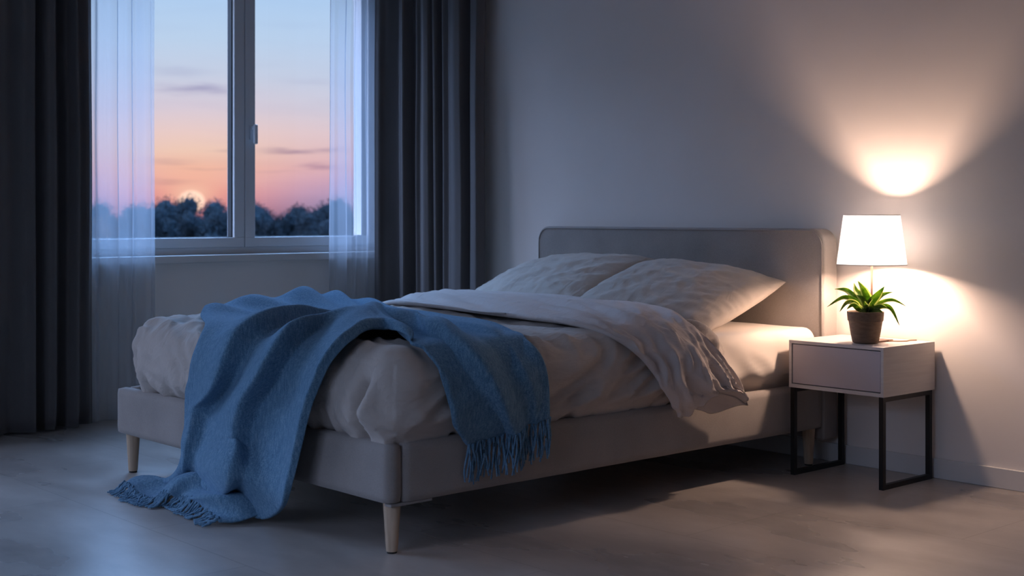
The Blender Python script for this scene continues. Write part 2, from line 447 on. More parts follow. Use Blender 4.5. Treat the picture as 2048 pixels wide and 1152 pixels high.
# ------------------------------------------------------------------ curtains
def curtain(name, path, knots, z0, z1, mat, label, cat, group, nz=44, thick=0.002, flare=0.0, res=0.004, edge_shift=0.0, puddle=0.0, seed=0, clearance=0.0):
    """path: polyline in plan; knots: (distance along, offset to the left of travel) control the fold profile"""
    path = np.array(path, float)
    seg = np.linalg.norm(np.diff(path, axis=0), axis=1); L = np.concatenate([[0], np.cumsum(seg)])
    k = np.array(knots, float)
    # dense samples along the cloth incl. fold depth
    s = np.arange(k[0, 0], k[-1, 0] + 1e-6, res)
    i = np.clip(np.searchsorted(k[:, 0], s, 'right') - 1, 0, len(k) - 2)
    f = (s - k[i, 0]) / (k[i+1, 0] - k[i, 0]); f = f * f * (3 - 2 * f)
    off = k[i, 1] * (1 - f) + k[i+1, 1] * f
    px = np.interp(s, L, path[:, 0]); py = np.interp(s, L, path[:, 1])
    tx = np.gradient(px); ty = np.gradient(py); tl = np.hypot(tx, ty); tx /= tl; ty /= tl
    z = np.linspace(z1, z0, nz)
    P = np.zeros((nz, len(s), 3))
    for a, zz in enumerate(z):
        q = (z1 - zz) / (z1 - z0)
        o = off * (0.92 + 0.22 * q * 0 + flare * q)
        w = noise(np.stack([s * 9, np.full_like(s, zz * 0.7 + seed), np.full_like(s, seed * 3.1)], 1)) * 0.010
        w2 = noise(np.stack([s * 5 + 9, np.full_like(s, zz * 0.9 + seed), np.full_like(s, 7.7)], 1)) * 0.012
        drop = puddle * max(0, 1 - (zz - z0) / 0.10) ** 2
        o = o + w + drop * (0.5 + 0.5 * np.sin(s * 40))
        sh = w2 + edge_shift * q
        P[a, :, 0] = px - ty * o + tx * sh
        P[a, :, 1] = py + tx * o + ty * sh
        P[a, :, 2] = zz
    if clearance: P[:, :, 1] = np.minimum(P[:, :, 1], clearance)
    o = mesh_obj(name, P.reshape(-1, 3), grid_faces(nz, len(s)), mat)
    if thick:
        so = o.modifiers.new('thickness', 'SOLIDIFY'); so.thickness = thick; so.offset = 0
    return tag(o, label, cat, group)

# left dark curtain: travels along +Y; positive offset must point to the room (+X) -> use negative of left normal
kl = [(-3.05,0),(-2.95,.04),(-2.86,-.03),(-2.76,.045),(-2.66,-.04),(-2.57,.04),(-2.47,-.03),(-2.39,.03),(-2.32,.012),(-2.255,-.015),(-2.20,.03),(-2.158,.05),
      (-2.141,-.045),(-2.128,-.035),(-2.09,.035),(-2.062,.05),(-2.045,-.03),(-2.018,-.055),(-1.99,.0),(-1.955,.05),(-1.94,.0),(-1.92,-.035),(-1.88,-.022),(-1.85,-.045)]
y0 = kl[0][0]
curtain('curtain', [(0.575, y0), (0.575, -1.85)], [(a - y0, -b) for a, b in kl], 0.012, 2.70, M['curtain'],
        'long charcoal curtain hanging left of the window down to the floor', 'curtain', 'charcoal curtains', puddle=0.02, edge_shift=0.01, seed=1)
# right dark curtain: turns the corner and runs along the bed wall
kr = [(0.0,-.01),(0.03,.01),(0.06,.0),(0.13,-.012),(0.20,.035),(0.225,.045),(0.240,-.035),(0.27,-.03),(0.31,.02),(0.335,.005),(0.355,.02),(0.40,.035),(0.43,.03),
      (0.443,-.012),(0.475,.03),(0.488,.028),(0.50,-.045),(0.52,-.04),(0.55,.028),(0.58,.012),(0.60,.03),(0.65,.038),(0.690,.035),(0.706,-.04),(0.73,-.03),(0.77,.028),(0.815,.032),(0.832,-.02)]
curtain('curtain', [(0.555, -0.215), (0.60, -0.165), (0.66, -0.125), (1.40, -0.105)], [(a, -b) for a, b in kr], 0.012, 2.70, M['curtain'],
        'long charcoal curtain bunched in the corner between the window and the headboard', 'curtain', 'charcoal curtains', edge_shift=0.01, seed=2, clearance=-0.022)
# sheers
kl = [(-1.98,0),(-1.93,.02),(-1.88,-.02),(-1.83,.018),(-1.79,-.022),(-1.752,.0),(-1.712,.025),(-1.700,-.012),(-1.66,-.004),(-1.632,.014),(-1.622,-.014),(-1.61,.006),(-1.56,.0),(-1.525,.012),(-1.512,-.012),(-1.50,.0)]
y0 = kl[0][0]
curtain('sheer_curtain', [(0.492, y0), (0.492, -1.49)], [(a - y0, -b) for a, b in kl], 0.01, 2.70, M['sheer'],
        'white translucent sheer curtain beside the left charcoal curtain', 'curtain', 'white sheer curtains', thick=0, seed=3, edge_shift=0.012)
kl = [(-.466,.012),(-.455,-.012),(-.43,-.006),(-.415,.012),(-.36,.014),(-.345,-.014),(-.312,-.006),(-.296,.016),(-.28,-.008),(-.25,.004),(-.225,.012),(-.20,-.018),(-.16,.01),(-.12,-.015),(-.08,.01),(-.05,0)]
y0 = kl[0][0]
curtain('sheer_curtain', [(0.492, y0), (0.492, -0.04)], [(a - y0, -b) for a, b in kl], 0.01, 2.70, M['sheer'],
        'white translucent sheer curtain right of the window, beside the corner curtain', 'curtain', 'white sheer curtains', thick=0, seed=4, edge_shift=-0.01)

# ------------------------------------------------------------------ bed
bed = empty('bed', (2.56, -1.14, 0), 'grey upholstered double bed with a low headboard against the wall', 'bed')
BX0, BX1, BY, BZ0, BZ1 = 1.68, 3.45, -2.27, 0.150, 0.330
def panel(name, a, b, r, parent, step=0.03):
    V, Nn, F = round_shell(a, b, r, step)
    V = V + Nn * (noise(V * 7) * 0.0012)[:, None]
    return mesh_obj(name, V, F, M['upholstery'], parent)
panel('foot_rail', (BX0, BY, BZ0), (BX1, BY + 0.055, BZ1), 0.016, bed)
panel('side_rail', (BX1 - 0.055, BY + 0.0555, BZ0), (BX1, -0.118, BZ1), 0.010, bed)
panel('side_rail', (BX0, BY + 0.0555, BZ0), (BX0 + 0.055, -0.118, BZ1), 0.010, bed)
# headboard: rounded top corners
def headboard():
    x0, x1, z0, z1, r = 1.782, 3.453, 0.10, 0.945, 0.065
    pts = [(x0, z0), (x1, z0)]
    for k in range(13): a = k / 12 * PI / 2; pts.append((x1 - r + r * math.cos(a), z1 - r + r * math.sin(a)))
    for k in range(13): a = PI / 2 + k / 12 * PI / 2; pts.append((x0 + r + r * math.cos(a), z1 - r + r * math.sin(a)))
    n = len(pts); v = [(x, -0.115, z) for x, z in pts] + [(x, -0.018, z) for x, z in pts]
    f = [tuple(range(n)), tuple(reversed(range(n, 2 * n)))] + [(i, i + n, (i + 1) % n + n, (i + 1) % n) for i in range(n)]
    mb = MB(); mb.add(v, f); o = mb.build('headboard', M['upholstery'], bed, bevel=0.012, seg=4)
    pm = MB(); ring = [(x, -0.109, z) for x, z in pts[1:]] + [(x0, -0.109, z0)]
    # seam piping just inside the edge
    cx_, cz_ = (x0 + x1) / 2, 0.5
    path = []
    for x, y, z in ring:
        path.append((x - math.copysign(0.009, x - cx_), -0.1165, z - (0.009 if z > cz_ else 0)))
    pm.tube(path, 0.0022, 6); pm.build('piping', M['upholstery'], o, smooth=True)
headboard()
def bed_leg(x, y, square=False):
    lm = MB(); lm.lathe([(0.017, 0.006), (0.0175, 0.008), (0.0265, 0.150), (0.0265, 0.152)], (x, y, 0), 32)
    o = lm.build('leg', M['wood'], bed, smooth=True, angle=0.8)
    fm = MB(); fm.lathe([(0.015, 0.0), (0.0155, 0.0065)], (x, y, 0), 24); fm.build('foot_pad', M['foot_pad'], o)
bed_leg(3.408, -2.225); bed_leg(1.735, -2.225); bed_leg(3.405, -0.15); bed_leg(1.84, -0.15)
box('leg_bracket', (3.410, -2.255, 0.1425), (3.444, -2.10, 0.152), M['upholstery'], bed, bevel=0.003)
box('slat_base', (BX0 + 0.06, BY + 0.06, 0.20), (BX1 - 0.06, -0.12, 0.255), M['wood'], bed)

# mattress with fitted sheet
V, Nn, F = round_shell((1.742, -2.19, 0.255), (3.432, -0.120, 0.552), 0.045, 0.016)
w = sst(0.33, 0.40, V[:, 2])
inset = (1 - w) * 0.045
cx_, cy_ = 2.587, -1.155
V[:, 0] -= np.sign(V[:, 0] - cx_) * inset * (np.abs(V[:, 0] - cx_) > 0.6)
side = sst(0.0, 1, np.abs(Nn[:, 0]))
diag = V[:, 1] * 0.8 + V[:, 2] * 1.3
wr = ridged(np.stack([diag * 6, (V[:, 1] * 1.2 - V[:, 2]) * 1.6, V[:, 0] * 2], 1))
wr2 = noise(np.stack([V[:, 1] * 16, V[:, 2] * 4, V[:, 0] * 3], 1))
V = V + Nn * (side * (0.010 * wr + 0.006 * wr2 * (1 - w)) + 0.002 * noise(V * 6))[:, None]
o = mesh_obj('mattress', V, F, M['sheet']); tag(o, 'mattress under a cream fitted sheet between headboard and folded duvet', 'mattress')

# duvet
DLO, DHI, DR = (1.73, -2.30, 0.300), (3.50, -0.70, 0.600), 0.12
V, Nn, F = round_shell((1.75, -2.285, 0.305), (3.485, -0.70, 0.600), 0.115, 0.0105)
top = sst(0.2, 0.9, Nn[:, 2]); side = 1 - top
X, Y, Z = V.T
low = sst(0.47, 0.34, Z) * (Nn[:, 2] < 0.9)
# perimeter coordinate
per = np.where(np.abs(Nn[:, 0]) > np.abs(Nn[:, 1]), Y, X + 3)
d = 0.010 * noise(np.stack([X * 1.6, Y * 1.6, Z * 1.6], 1))
qx = X + 0.25 * noise(V * 1.3 + 5); qy = Y + 0.25 * noise(V * 1.3 + 11)
# long wrinkles over the top, running across the bed and curling down the side
a1 = ridged(np.stack([qx * 1.1 + qy * 0.5, qy * 5.5 - qx * 1.2, Z * 0 + 2], 1)); d += top * 0.013 * (a1 - 0.4)
a2 = ridged(np.stack([qx * 2.0 - qy * 1.0, qy * 11 + qx * 3.0, Z * 0 + 6], 1)); d += top * 0.016 * (a2 - 0.4) * sst(-.7, .7, noise(V * 2 + 3))
# wrinkles on the sides, slanting down towards the foot
isx = np.abs(Nn[:, 0]) > np.abs(Nn[:, 1]); sg = np.where(isx, -1.0, 1.0)
cal = np.where(isx, sst(-2.2, -1.9, Y) * .6 + .4, 0.35 + 0.2 * sst(2.75, 3.2, X))
wq_ = V + 0.07 * noise(V * 4 + 2)[:, None]; per2 = per + 0.06 * noise(V * 3.5 + 7); Z2 = Z + 0.04 * noise(V * 3 + 17)
b1 = ridged(np.stack([per2 * 4.0 + sg * Z2 * 5, Z2 * 2.0 - sg * per2 * 1.2, X * 0 + 4], 1)); d += side * cal * 0.018 * (b1 - 0.35)
b2 = ridged(np.stack([per2 * 8 + sg * Z2 * 11, Z2 * 3.0 - sg * per2 * 3, X * 0 + 9], 1)); d += side * cal * 0.020 * (b2 - 0.4)
b3 = ridged(np.stack([per2 * 17 + sg * Z2 * 24, Z2 * 8 - sg * per2 * 6, X * 0 + 19], 1)); d += side * cal * 0.011 * (b3 - 0.4) * sst(-.5, .5, noise(V * 3 + 4))
a3 = ridged(np.stack([wq_[:, 0] * 5 - wq_[:, 1] * 5, wq_[:, 1] * 17 + wq_[:, 0] * 7, Z * 4], 1)); d += top * 0.013 * (a3 - 0.4) * sst(-.5, .5, noise(V * 3 + 8))
# puckers where it is tucked behind the rail
c1 = noise(np.stack([per * 14 + noise(V * 4) * 1.5, Z * 3, X * 0 + 1], 1)); d += low * (0.020 * c1)
c2 = ridged(np.stack([per * 7, Z * 2, X * 0 + 14], 1)); d += low * 0.012 * (c2 - 0.5)
# vertical tuck near the foot corner and one on the far corner
for (ang, x_, y_, amp, wd) in ((0, 3.345, -2.30, 0.085, 0.010), (0, 1.86, -2.29, 0.03, 0.02)):
    dist = (X - x_ - (Z - 0.43) * 0.22 - 0.5 * (Z - 0.43) ** 2) if ang == 0 else (Y - y_)
    mask = np.exp(-(np.where(dist > 0, dist / wd, dist / (2.8 * wd))) ** 2) * sst(0.53, 0.44, Z)
    near = (Nn[:, 1] < -0.5) if ang == 0 else (Nn[:, 0] > 0.5)
    d -= amp * mask * near
    d += amp * 0.30 * np.exp(-((dist - 3.0 * wd) / (2.2 * wd)) ** 2) * sst(0.54, 0.46, Z) * near
V = V + Nn * d[:, None]
free = 0.075 * sst(0.326, 0.43, V[:, 2])          # the rim stays behind the rails
V[:, 1] = np.maximum(V[:, 1], -2.258 - free); V[:, 0] = np.clip(V[:, 0], 1.692 - free, 3.438 + free)
# keep the lower rim inside the frame
duvet_root = empty('duvet', (2.6, -1.5, 0.45), 'rumpled beige duvet tucked into the bed frame with its top edge folded back', 'duvet')
mesh_obj('duvet_cover', V, F, M['linen'], duvet_root)

# folded-back edge: a soft flattened tube
FL = [[(1.755,-1.10,.44),(1.750,-.84,.45),(1.755,-.60,.46)],
      [(1.775,-1.13,.565),(1.765,-.86,.575),(1.775,-.60,.575)],
      [(1.93,-1.16,.628),(1.93,-.88,.652),(1.93,-.56,.638)],
      [(2.25,-1.20,.640),(2.25,-.90,.662),(2.25,-.55,.645)],
      [(2.62,-1.27,.640),(2.62,-.94,.662),(2.62,-.57,.645)],
      [(2.98,-1.34,.640),(2.98,-1.00,.660),(2.98,-.66,.645)],
      [(3.26,-1.385,.640),(3.26,-1.10,.655),(3.26,-.80,.640)],
      [(3.43,-1.35,.608),(3.43,-1.12,.625),(3.42,-.90,.612)],
      [(3.515,-1.28,.545),(3.520,-1.08,.560),(3.51,-.90,.560)],
      [(3.545,-1.22,.470),(3.560,-1.04,.480),(3.545,-.85,.490)],
      [(3.545,-1.15,.380),(3.570,-.96,.390),(3.550,-.78,.400)],
      [(3.520,-1.065,.300),(3.560,-.88,.300),(3.530,-.695,.305)]]
ns, ntt = 260, 60
P = catmull(catmull(FL, ns, 0), ntt, 1); P = smooth_grid(P, 6, (0,))
Nm = grid_normals(P)
if Nm[ns // 2, ntt // 2, 2] < 0: Nm = -Nm
s_ = np.linspace(0, 1, ns)[:, None] * np.ones((1, ntt)); t_ = np.linspace(0, 1, ntt)[None, :] * np.ones((ns, 1))
sL = s_ * 2.6
th = 0.062 * np.sqrt(np.clip(4 * t_ * (1 - t_), 0, 1))
wq = np.stack([sL * 1.2 + t_ * 1.0, t_ * 3.6 + sL * 1.0, sL * 0 + 3], -1)
amp = 0.85 + 0.5 * sst(0.55, 0.85, s_)
edge = np.clip(4 * t_ * (1 - t_), 0, 1) ** 0.35
disp = 0.016 * (ridged(wq + 0.3 * noise(wq * 2)[..., None]) - 0.4) + 0.010 * (ridged(wq * np.array([2.6, 2.2, 1])) - 0.4) + 0.004 * (ridged(wq * np.array([6, 5, 1]) + 3) - 0.4) + 0.004 * noise(wq * np.array([6, 3, 1]))
# gathers running down the hanging end
hang = sst(0.62, 0.85, s_)
disp = disp + hang * (0.018 * (ridged(np.stack([t_ * 4.2 + sL * 0.8, sL * 1.3, sL * 0 + 8], -1)) - 0.4) + 0.006 * noise(np.stack([t_ * 10 + sL * 1.2, sL * 3, sL * 0], -1)))
# rim waviness of the lower edge
rimw = 0.026 * noise(np.stack([sL * 3.2, sL * 0, sL * 0 + 4.4], -1)) * (1 - t_) ** 2 + 0.014 * noise(np.stack([sL * 9, sL * 0, sL * 0 + 1.4], -1)) * (1 - t_) ** 2
outer = P + Nm * (disp * edge * amp)[..., None] + np.stack([rimw * 0, rimw * 1.4, rimw * 0.2], -1)
inner = P - Nm * (th * (0.75 + 0.5 * hang))[..., None]
outer[..., 2] += 0.075 * sst(0.90, 1.0, s_) * np.sin(PI * np.clip((t_ - .12) / .88, 0, 1)) ** 1.2
outer[..., 0] += 0.012 * sst(0.90, 1.0, s_) * np.sin(PI * t_)
inner[..., 2] -= 0.02 * sst(0.9, 1, s_) * np.sin(PI * t_)
ringm = np.concatenate([outer, inner[:, ::-1][:, 1:-1]], axis=1)   # ns x R
# start cap, end opening (tube turns in on itself)
R = ringm.shape[1]
def inset_ring(r, k, back):
    c = r.mean(0); return c + (r - c) * np.array([k, k, k]) + back
end_dir = (ringm[-1].mean(0) - ringm[-12].mean(0)); end_dir /= np.linalg.norm(end_dir)
extra = [inset_ring(ringm[-1], 0.985, end_dir * 0.004), inset_ring(ringm[-1], 0.95, end_dir * -0.002), inset_ring(ringm[-1], 0.88, end_dir * -0.02), inset_ring(ringm[-1], 0.78, end_dir * -0.05), inset_ring(ringm[-1], 0.3, end_dir * -0.08)]
full = np.concatenate([ringm, np.array(extra)], 0)
st = inset_ring(ringm[0], 0.5, np.array([0.01, 0, 0]))
full = np.concatenate([st[None], full], 0)
fc = grid_faces(full.shape[0], R, wrap=True)
fc.append(tuple(range(R))); fc.append(tuple(reversed([(full.shape[0]-1)*R + k for k in range(R)])))
mesh_obj('folded_edge', full.reshape(-1, 3), fc, M['linen_light'], duvet_root)

# ------------------------------------------------------------------ pillows
def pillow(loc, rot, a, b, h, mat, label, seed):
    n = 90; u = np.linspace(-1, 1, n)
    u = np.sign(u) * (1 - (1 - np.abs(u)) ** 1.35)
    Uu, Vv = np.meshgrid(u, u, indexing='ij')
    ox = a * Uu * (1 - -0.015 * (1 - Vv ** 2) * np.abs(Uu) ** 2); oy = b * Vv * (1 - 0.01 * (1 - Uu ** 2) * np.abs(Vv) ** 2)
    prof = (np.clip(1 - np.abs(Uu) ** 2.6, 0, 1) * np.clip(1 - np.abs(Vv) ** 2.6, 0, 1)) ** 0.52
    ed = np.clip(np.minimum(1 - np.abs(Uu), 1 - np.abs(Vv)) * 4, 0, 1)
    q = np.stack([ox * 5, oy * 5, ox * 0 + seed], -1)
    ang = np.arctan2(oy * 1.3, ox); rad = np.hypot(ox / a, oy / b)
    wr = 0.008 * (ridged(np.stack([q[..., 0] * 0.5 + q[..., 1] * .35 + noise(q * .6) * .5, q[..., 1] * 1.6 - q[..., 0] * .9, q[..., 2]], -1)) - .4)
    wr += 0.005 * (ridged(np.stack([q[..., 0] * 1.4, q[..., 1] * 2.8, q[..., 2] + 3], -1)) - .4)
    cor = sst(0.95, 1.35, rad)
    wr += 0.004 * (ridged(np.stack([q[..., 0] * 3 + q[..., 1], q[..., 1] * 6, q[..., 2] + 5], -1)) - .4)
    wr += cor * 0.012 * np.sin(ang * 26 + noise(q) * 2) 
    pk = 0.006 * noise(np.stack([ang * 9, rad * 2, ang * 0 + seed], -1)) * (1 - ed)
    V = []; 
    topP = np.stack([ox, oy, h * prof + (wr * prof + pk * (prof > 0))], -1)
    botP = np.stack([ox, oy, -h * 0.75 * prof + wr * .3 * prof], -1)
    V = np.concatenate([topP.reshape(-1, 3), botP.reshape(-1, 3)])
    F = grid_faces(n, n); F2 = [tuple(i + n * n for i in f[::-1]) for f in F]
    F = F + F2
    # weld the rim
    rim = [i * n + j for i in range(n) for j in range(n) if i in (0, n-1) or j in (0, n-1)]
    V[[r_ + n*n for r_ in rim]] = V[rim]
    F = [tuple((i - n*n) if (i >= n*n and (i - n*n) in set_rim) else i for i in f) for set_rim in [set(rim)] for f in F]
    o = mesh_obj('pillow', V, F, mat)
    o.location = loc; o.rotation_euler = rot
    return tag(o, label, 'pillow', 'bed pillows')
R_ = math.radians
pillow((2.145, -0.355, 0.688), (R_(20), R_(-3), R_(-2)), 0.400, 0.275, 0.088, M['pillow'], 'beige linen pillow on the window side, partly behind the other pillow', 2.3)
pillow((2.940, -0.425, 0.668), (R_(18), R_(5), R_(4)), 0.352, 0.290, 0.096, M['pillow'], 'beige linen pillow nearest the lamp, its corner on the bare sheet', 8.1)

# ------------------------------------------------------------------ throw blanket
LAT = [[(2.047,-2.408,0.012),(2.292,-2.441,0.012),(2.389,-2.41,0.03),(2.522,-2.393,0.035),(2.771,-2.438,0.012)],
[(2.05,-2.362,0.03),(2.246,-2.374,0.02),(2.386,-2.367,0.07),(2.601,-2.375,0.06),(2.814,-2.369,0.012)],
[(2.144,-2.312,0.05),(2.275,-2.302,0.05),(2.491,-2.323,0.09),(2.659,-2.311,0.05),(2.847,-2.281,0.03)],
[(2.38,-2.36,0.137),(2.454,-2.36,0.136),(2.758,-2.4,0.179),(2.921,-2.36,0.138),(3.049,-2.34,0.139)],
[(2.353,-2.33,0.214),(2.424,-2.33,0.214),(2.727,-2.33,0.252),(2.932,-2.33,0.255),(3.104,-2.33,0.262)],
[(2.296,-2.292,0.344),(2.39,-2.281,0.327),(2.767,-2.313,0.395),(2.967,-2.315,0.415),(3.164,-2.315,0.436)],
[(2.371,-2.315,0.459),(2.601,-2.315,0.479),(2.873,-2.312,0.51),(3.055,-2.307,0.525),(3.234,-2.305,0.532)],
[(2.386,-2.298,0.546),(2.631,-2.287,0.563),(2.9,-2.273,0.578),(3.048,-2.257,0.591),(3.253,-2.257,0.591)],
[(2.332,-2.241,0.601),(2.565,-2.203,0.613),(2.781,-2.148,0.615),(2.922,-2.134,0.615),(3.229,-2.184,0.615)],
[(2.049,-2.109,0.615),(2.322,-1.95,0.615),(2.624,-1.954,0.615),(2.754,-1.937,0.615),(3.217,-2.099,0.615)],
[(1.839,-1.904,0.621),(2.246,-1.815,0.615),(2.579,-1.838,0.615),(2.689,-1.817,0.615),(3.353,-2.144,0.615)],
[(1.842,-1.579,0.634),(2.2,-1.64,0.615),(2.55,-1.75,0.615),(2.92,-1.9,0.615),(3.4,-2.154,0.606)],
[(1.845,-1.285,0.615),(2.22,-1.44,0.615),(2.62,-1.63,0.615),(3.02,-1.85,0.615),(3.447,-2.142,0.595)],
[(2.3,-1.37,0.615),(2.6,-1.53,0.615),(2.9,-1.71,0.615),(3.18,-1.91,0.615),(3.478,-2.137,0.572)],
[(2.75,-1.46,0.615),(2.95,-1.62,0.615),(3.14,-1.78,0.615),(3.32,-1.95,0.615),(3.5,-2.13,0.538)],
[(3.183,-1.613,0.615),(3.32,-1.75,0.613),(3.42,-1.88,0.6),(3.475,-2,0.567),(3.512,-2.119,0.49)],
[(3.463,-1.72,0.586),(3.505,-1.8,0.532),(3.512,-1.88,0.508),(3.515,-1.993,0.487),(3.515,-2.1,0.437)],
[(3.514,-1.702,0.494),(3.515,-1.767,0.452),(3.515,-1.862,0.43),(3.515,-1.973,0.41),(3.507,-2.074,0.374)],
[(3.505,-1.687,0.368),(3.496,-1.746,0.351),(3.489,-1.811,0.34),(3.471,-1.895,0.32),(3.465,-1.991,0.309)]]
LAT = np.array(LAT, float)
ns, ntt = 520, 200
P = catmull(catmull(LAT, ns, 0), ntt, 1); P = smooth_grid(P, 10, (0,)); P = smooth_grid(P, 4, (1,))
Nm = grid_normals(P)
if Nm[ns // 2, ntt // 2, 2] < 0: Nm = -Nm
S = np.linspace(0, 18, ns)[:, None] * np.ones((1, ntt)); Tt = np.linspace(0, 1, ntt)[None, :] * np.ones((ns, 1))
def key(s, pts):
    xs, ys = zip(*pts); return np.interp(s, xs, ys)
def ridge(tc, width_l, width_r, amp):
    """a rope-like fold centred on tc(s): soft towards lower t, steep towards higher t"""
    dlt = Tt - tc
    w = np.where(dlt < 0, width_l, width_r)
    return amp * np.exp(-(np.abs(dlt) / w) ** 1.8)
h = np.zeros_like(S)
A = lambda *p: key(S, p)
h += ridge(A((0,.08),(2.8,.18),(4,.26),(5,.29),(7,.30),(8,.36),(9,.47),(10.5,.60)), .16, .035, A((0,.01),(2.8,.02),(4,.05),(5.5,.080),(7,.085),(8.5,.070),(9.5,.035),(10.8,.0)))
h += ridge(A((0,.54),(1.7,.62),(2.4,.59),(3.4,.53),(4.5,.51),(5.6,.55),(7,.57),(7.7,.69),(8.4,.80),(9.5,.86)), .15, .035, A((0,.03),(1.5,.050),(3,.045),(4,.068),(5.5,.088),(7,.085),(8,.05),(9.2,.0)))
h += ridge(A((7,.84),(8.8,.86),(11,.79),(12,.79),(14.4,.78),(15.3,.72),(16,.66),(17,.58),(18,.54)), A((7,.14),(13,.16),(18,.18)), .055, A((7.2,.0),(8.2,.035),(9.5,.065),(11,.072),(14,.058),(16,.048),(18,.036)))
h += ridge(A((0,.80),(1.1,.88),(3,.92)), .12, .06, A((0,.03),(.7,.055),(1.4,.045),(2.8,.0)))
h += ridge(A((11,.30),(14,.36),(18,.22)), .13, .06, A((11.2,.0),(12.5,.018),(15,.026),(18,.020)))
h += ridge(A((0,.96),(18,.96)), .13, .05, A((0,.01),(3,.03),(6,.055),(9,.055),(10.6,.045),(11.3,.012),(13,.016),(18,.014)))
h += ridge(A((0,.04),(18,.04)), .05, .10, A((0,.012),(4,.014),(7,.012),(9,.02),(13,.012),(18,.02)))
# bumps along the far edge on top of the bed
for sc_, tc_, am, ws, wt in ((9.2, .02, .022, .28, .16), (10.35, .05, .036, .26, .2), (11.12, .04, .058, .26, .20), (11.68, .04, .046, .20, .18), (12.4, .06, .022, .3, .2)):
    h += am * np.exp(-((S - sc_) / ws) ** 2 - ((Tt - tc_) / wt) ** 2)
h += 0.008 * noise(np.stack([S * .9, Tt * 4, S * 0], -1)) + 0.0015 * noise(np.stack([S * 8, Tt * 40, S * 0], -1))
lat_dir = np.gradient(P, axis=1); lat_dir /= np.linalg.norm(lat_dir, axis=2, keepdims=True) + 1e-9
hr = np.clip(h, 0, None)
dirv = Nm.copy()
# on the hanging foot part push mostly outwards, on the floor mostly upwards
Q = P + dirv * h[..., None] + lat_dir * (0.55 * hr * A((0,.2),(3,.8),(5,1),(10,.9),(13,.5),(18,.4)) * sst(1.0, .9, Tt))[..., None]
for _ in range(3):
    Q[:, :, 2] = np.maximum(Q[:, :, 2], 0.008)
    for lo, hi, r, off in (((1.735, -2.305, .29), (3.505, -.6, .605), .12, .012), ((1.68, -2.27, -.3), (3.45, 0, .33), .02, .012)):
        sd = rb_sdf(Q, lo, hi, r); e = 1e-3
        g = np.stack([rb_sdf(Q + np.eye(3)[k] * e, lo, hi, r) - sd for k in range(3)], -1) / e
        push = np.maximum(off - sd, 0); Q = Q + g * push[..., None]
Q = smooth_grid(Q, 3)
throw = empty('throw_blanket', (2.6, -2.35, 0), 'blue wool throw blanket draped over the foot of the bed down to the floor', 'blanket')
f = grid_faces(ns, ntt)
bl = mesh_obj('blanket', Q.reshape(-1, 3), f, M['wool'], throw)
so = bl.modifiers.new('thickness', 'SOLIDIFY'); so.thickness = 0.009; so.offset = 0
# fringes
def fringe(edge, direction, count, length, floor=False, seed=1):
    rg = np.random.default_rng(seed); mb = MB()
    L = np.concatenate([[0], np.cumsum(np.linalg.norm(np.diff(edge, axis=0), axis=1))])
    for k in range(count):
        q = (k + 0.5 + rg.uniform(-.3, .3)) / count * L[-1]
        p = np.array([np.interp(q, L, edge[:, a]) for a in range(3)])
        dr = np.array([np.interp(q, L, direction[:, a]) for a in range(3)])
        dr /= np.linalg.norm(dr) + 1e-9
        ln = length * rg.uniform(.75, 1.1); pts = []; rad = []
        side = rg.normal(0, .16 if floor else .045) + (.06 * math.sin(k * .9)); kink = rg.normal(0, .008 if floor else .004)
        tang = np.gradient(edge, axis=0)[int(min(len(edge) - 1, q / L[-1] * len(edge)))]; tang /= np.linalg.norm(tang) + 1e-9
        for i in range(9):
            e = i / 8
            v = p + dr * ln * e + tang * (side * e * ln + kink * math.sin(e * 5 + k))
            if floor:
                v[2] = max(0.004 + rg.uniform(0, .004), p[2] * (1 - e) ** 2 + rg.uniform(.003, .010) * (1 - e * .5))
                v[:2] += rg.normal(0, .0015, 2)
            else:
                v += np.array([.006 * math.sin(e * 4 + k * 1.7) + 0.002, 0, 0])
                v[0] = max(v[0], 3.456)
            pts.append(v); rad.append((0.0042 if floor else 0.0036) * (1 - 0.3 * e) * (1 + .15 * math.sin(e * 22 + k)))
        mb.tube(pts, rad, 6)
    return mb
e1 = Q[0]; d1 = np.stack([Q[0, :, 0] - Q[6, :, 0], Q[0, :, 1] - Q[6, :, 1], np.zeros(ntt)], -1)
d1 = d1 / (np.linalg.norm(d1, axis=1, keepdims=True) + 1e-9) * 0.4 + np.array([-0.35, -0.75, 0])
m_ = fringe(e1, d1, 80, 0.062, True, 3); m_.build('fringe', M['wool'], throw, smooth=True)
e2 = Q[-1]; d2 = np.tile(np.array([0.0, -0.02, -1.0]), (ntt, 1))
m_ = fringe(e2, d2, 80, 0.118, False, 4); m_.build('fringe', M['wool'], throw, smooth=True)

# ------------------------------------------------------------------ nightstand
NX0, NX1, NY0, NY1, NZ0, NZ1 = 3.470, 3.886, -0.367, -0.018, 0.3376, 0.519
ns_ = empty('nightstand', (3.678, -0.19, 0), 'white one-drawer nightstand on black metal loop legs under the lamp', 'nightstand')
cm = MB(); t = 0.012
cm.box((NX0, NY0, NZ1 - t), (NX1, NY1, NZ1)); cm.box((NX0, NY0, NZ0), (NX1, NY1, NZ0 + 0.014))
cm.box((NX0, NY0, NZ0 + 0.014), (NX0 + t, NY1, NZ1 - t)); cm.box((NX1 - t, NY0, NZ0 + 0.014), (NX1, NY1, NZ1 - t))
cm.box((NX0 + t, NY1 - 0.01, NZ0 + 0.014), (NX1 - t, NY1, NZ1 - t))
cm.build('cabinet', M['laminate'], ns_)
dm = MB(); dm.box((NX0 + t + .003, NY0 + .003, NZ0 + .0172), (NX1 - t - .003, NY0 + .018, NZ1 - t - .0035))
dm.build('drawer', M['drawer'], ns_, bevel=0.0008)
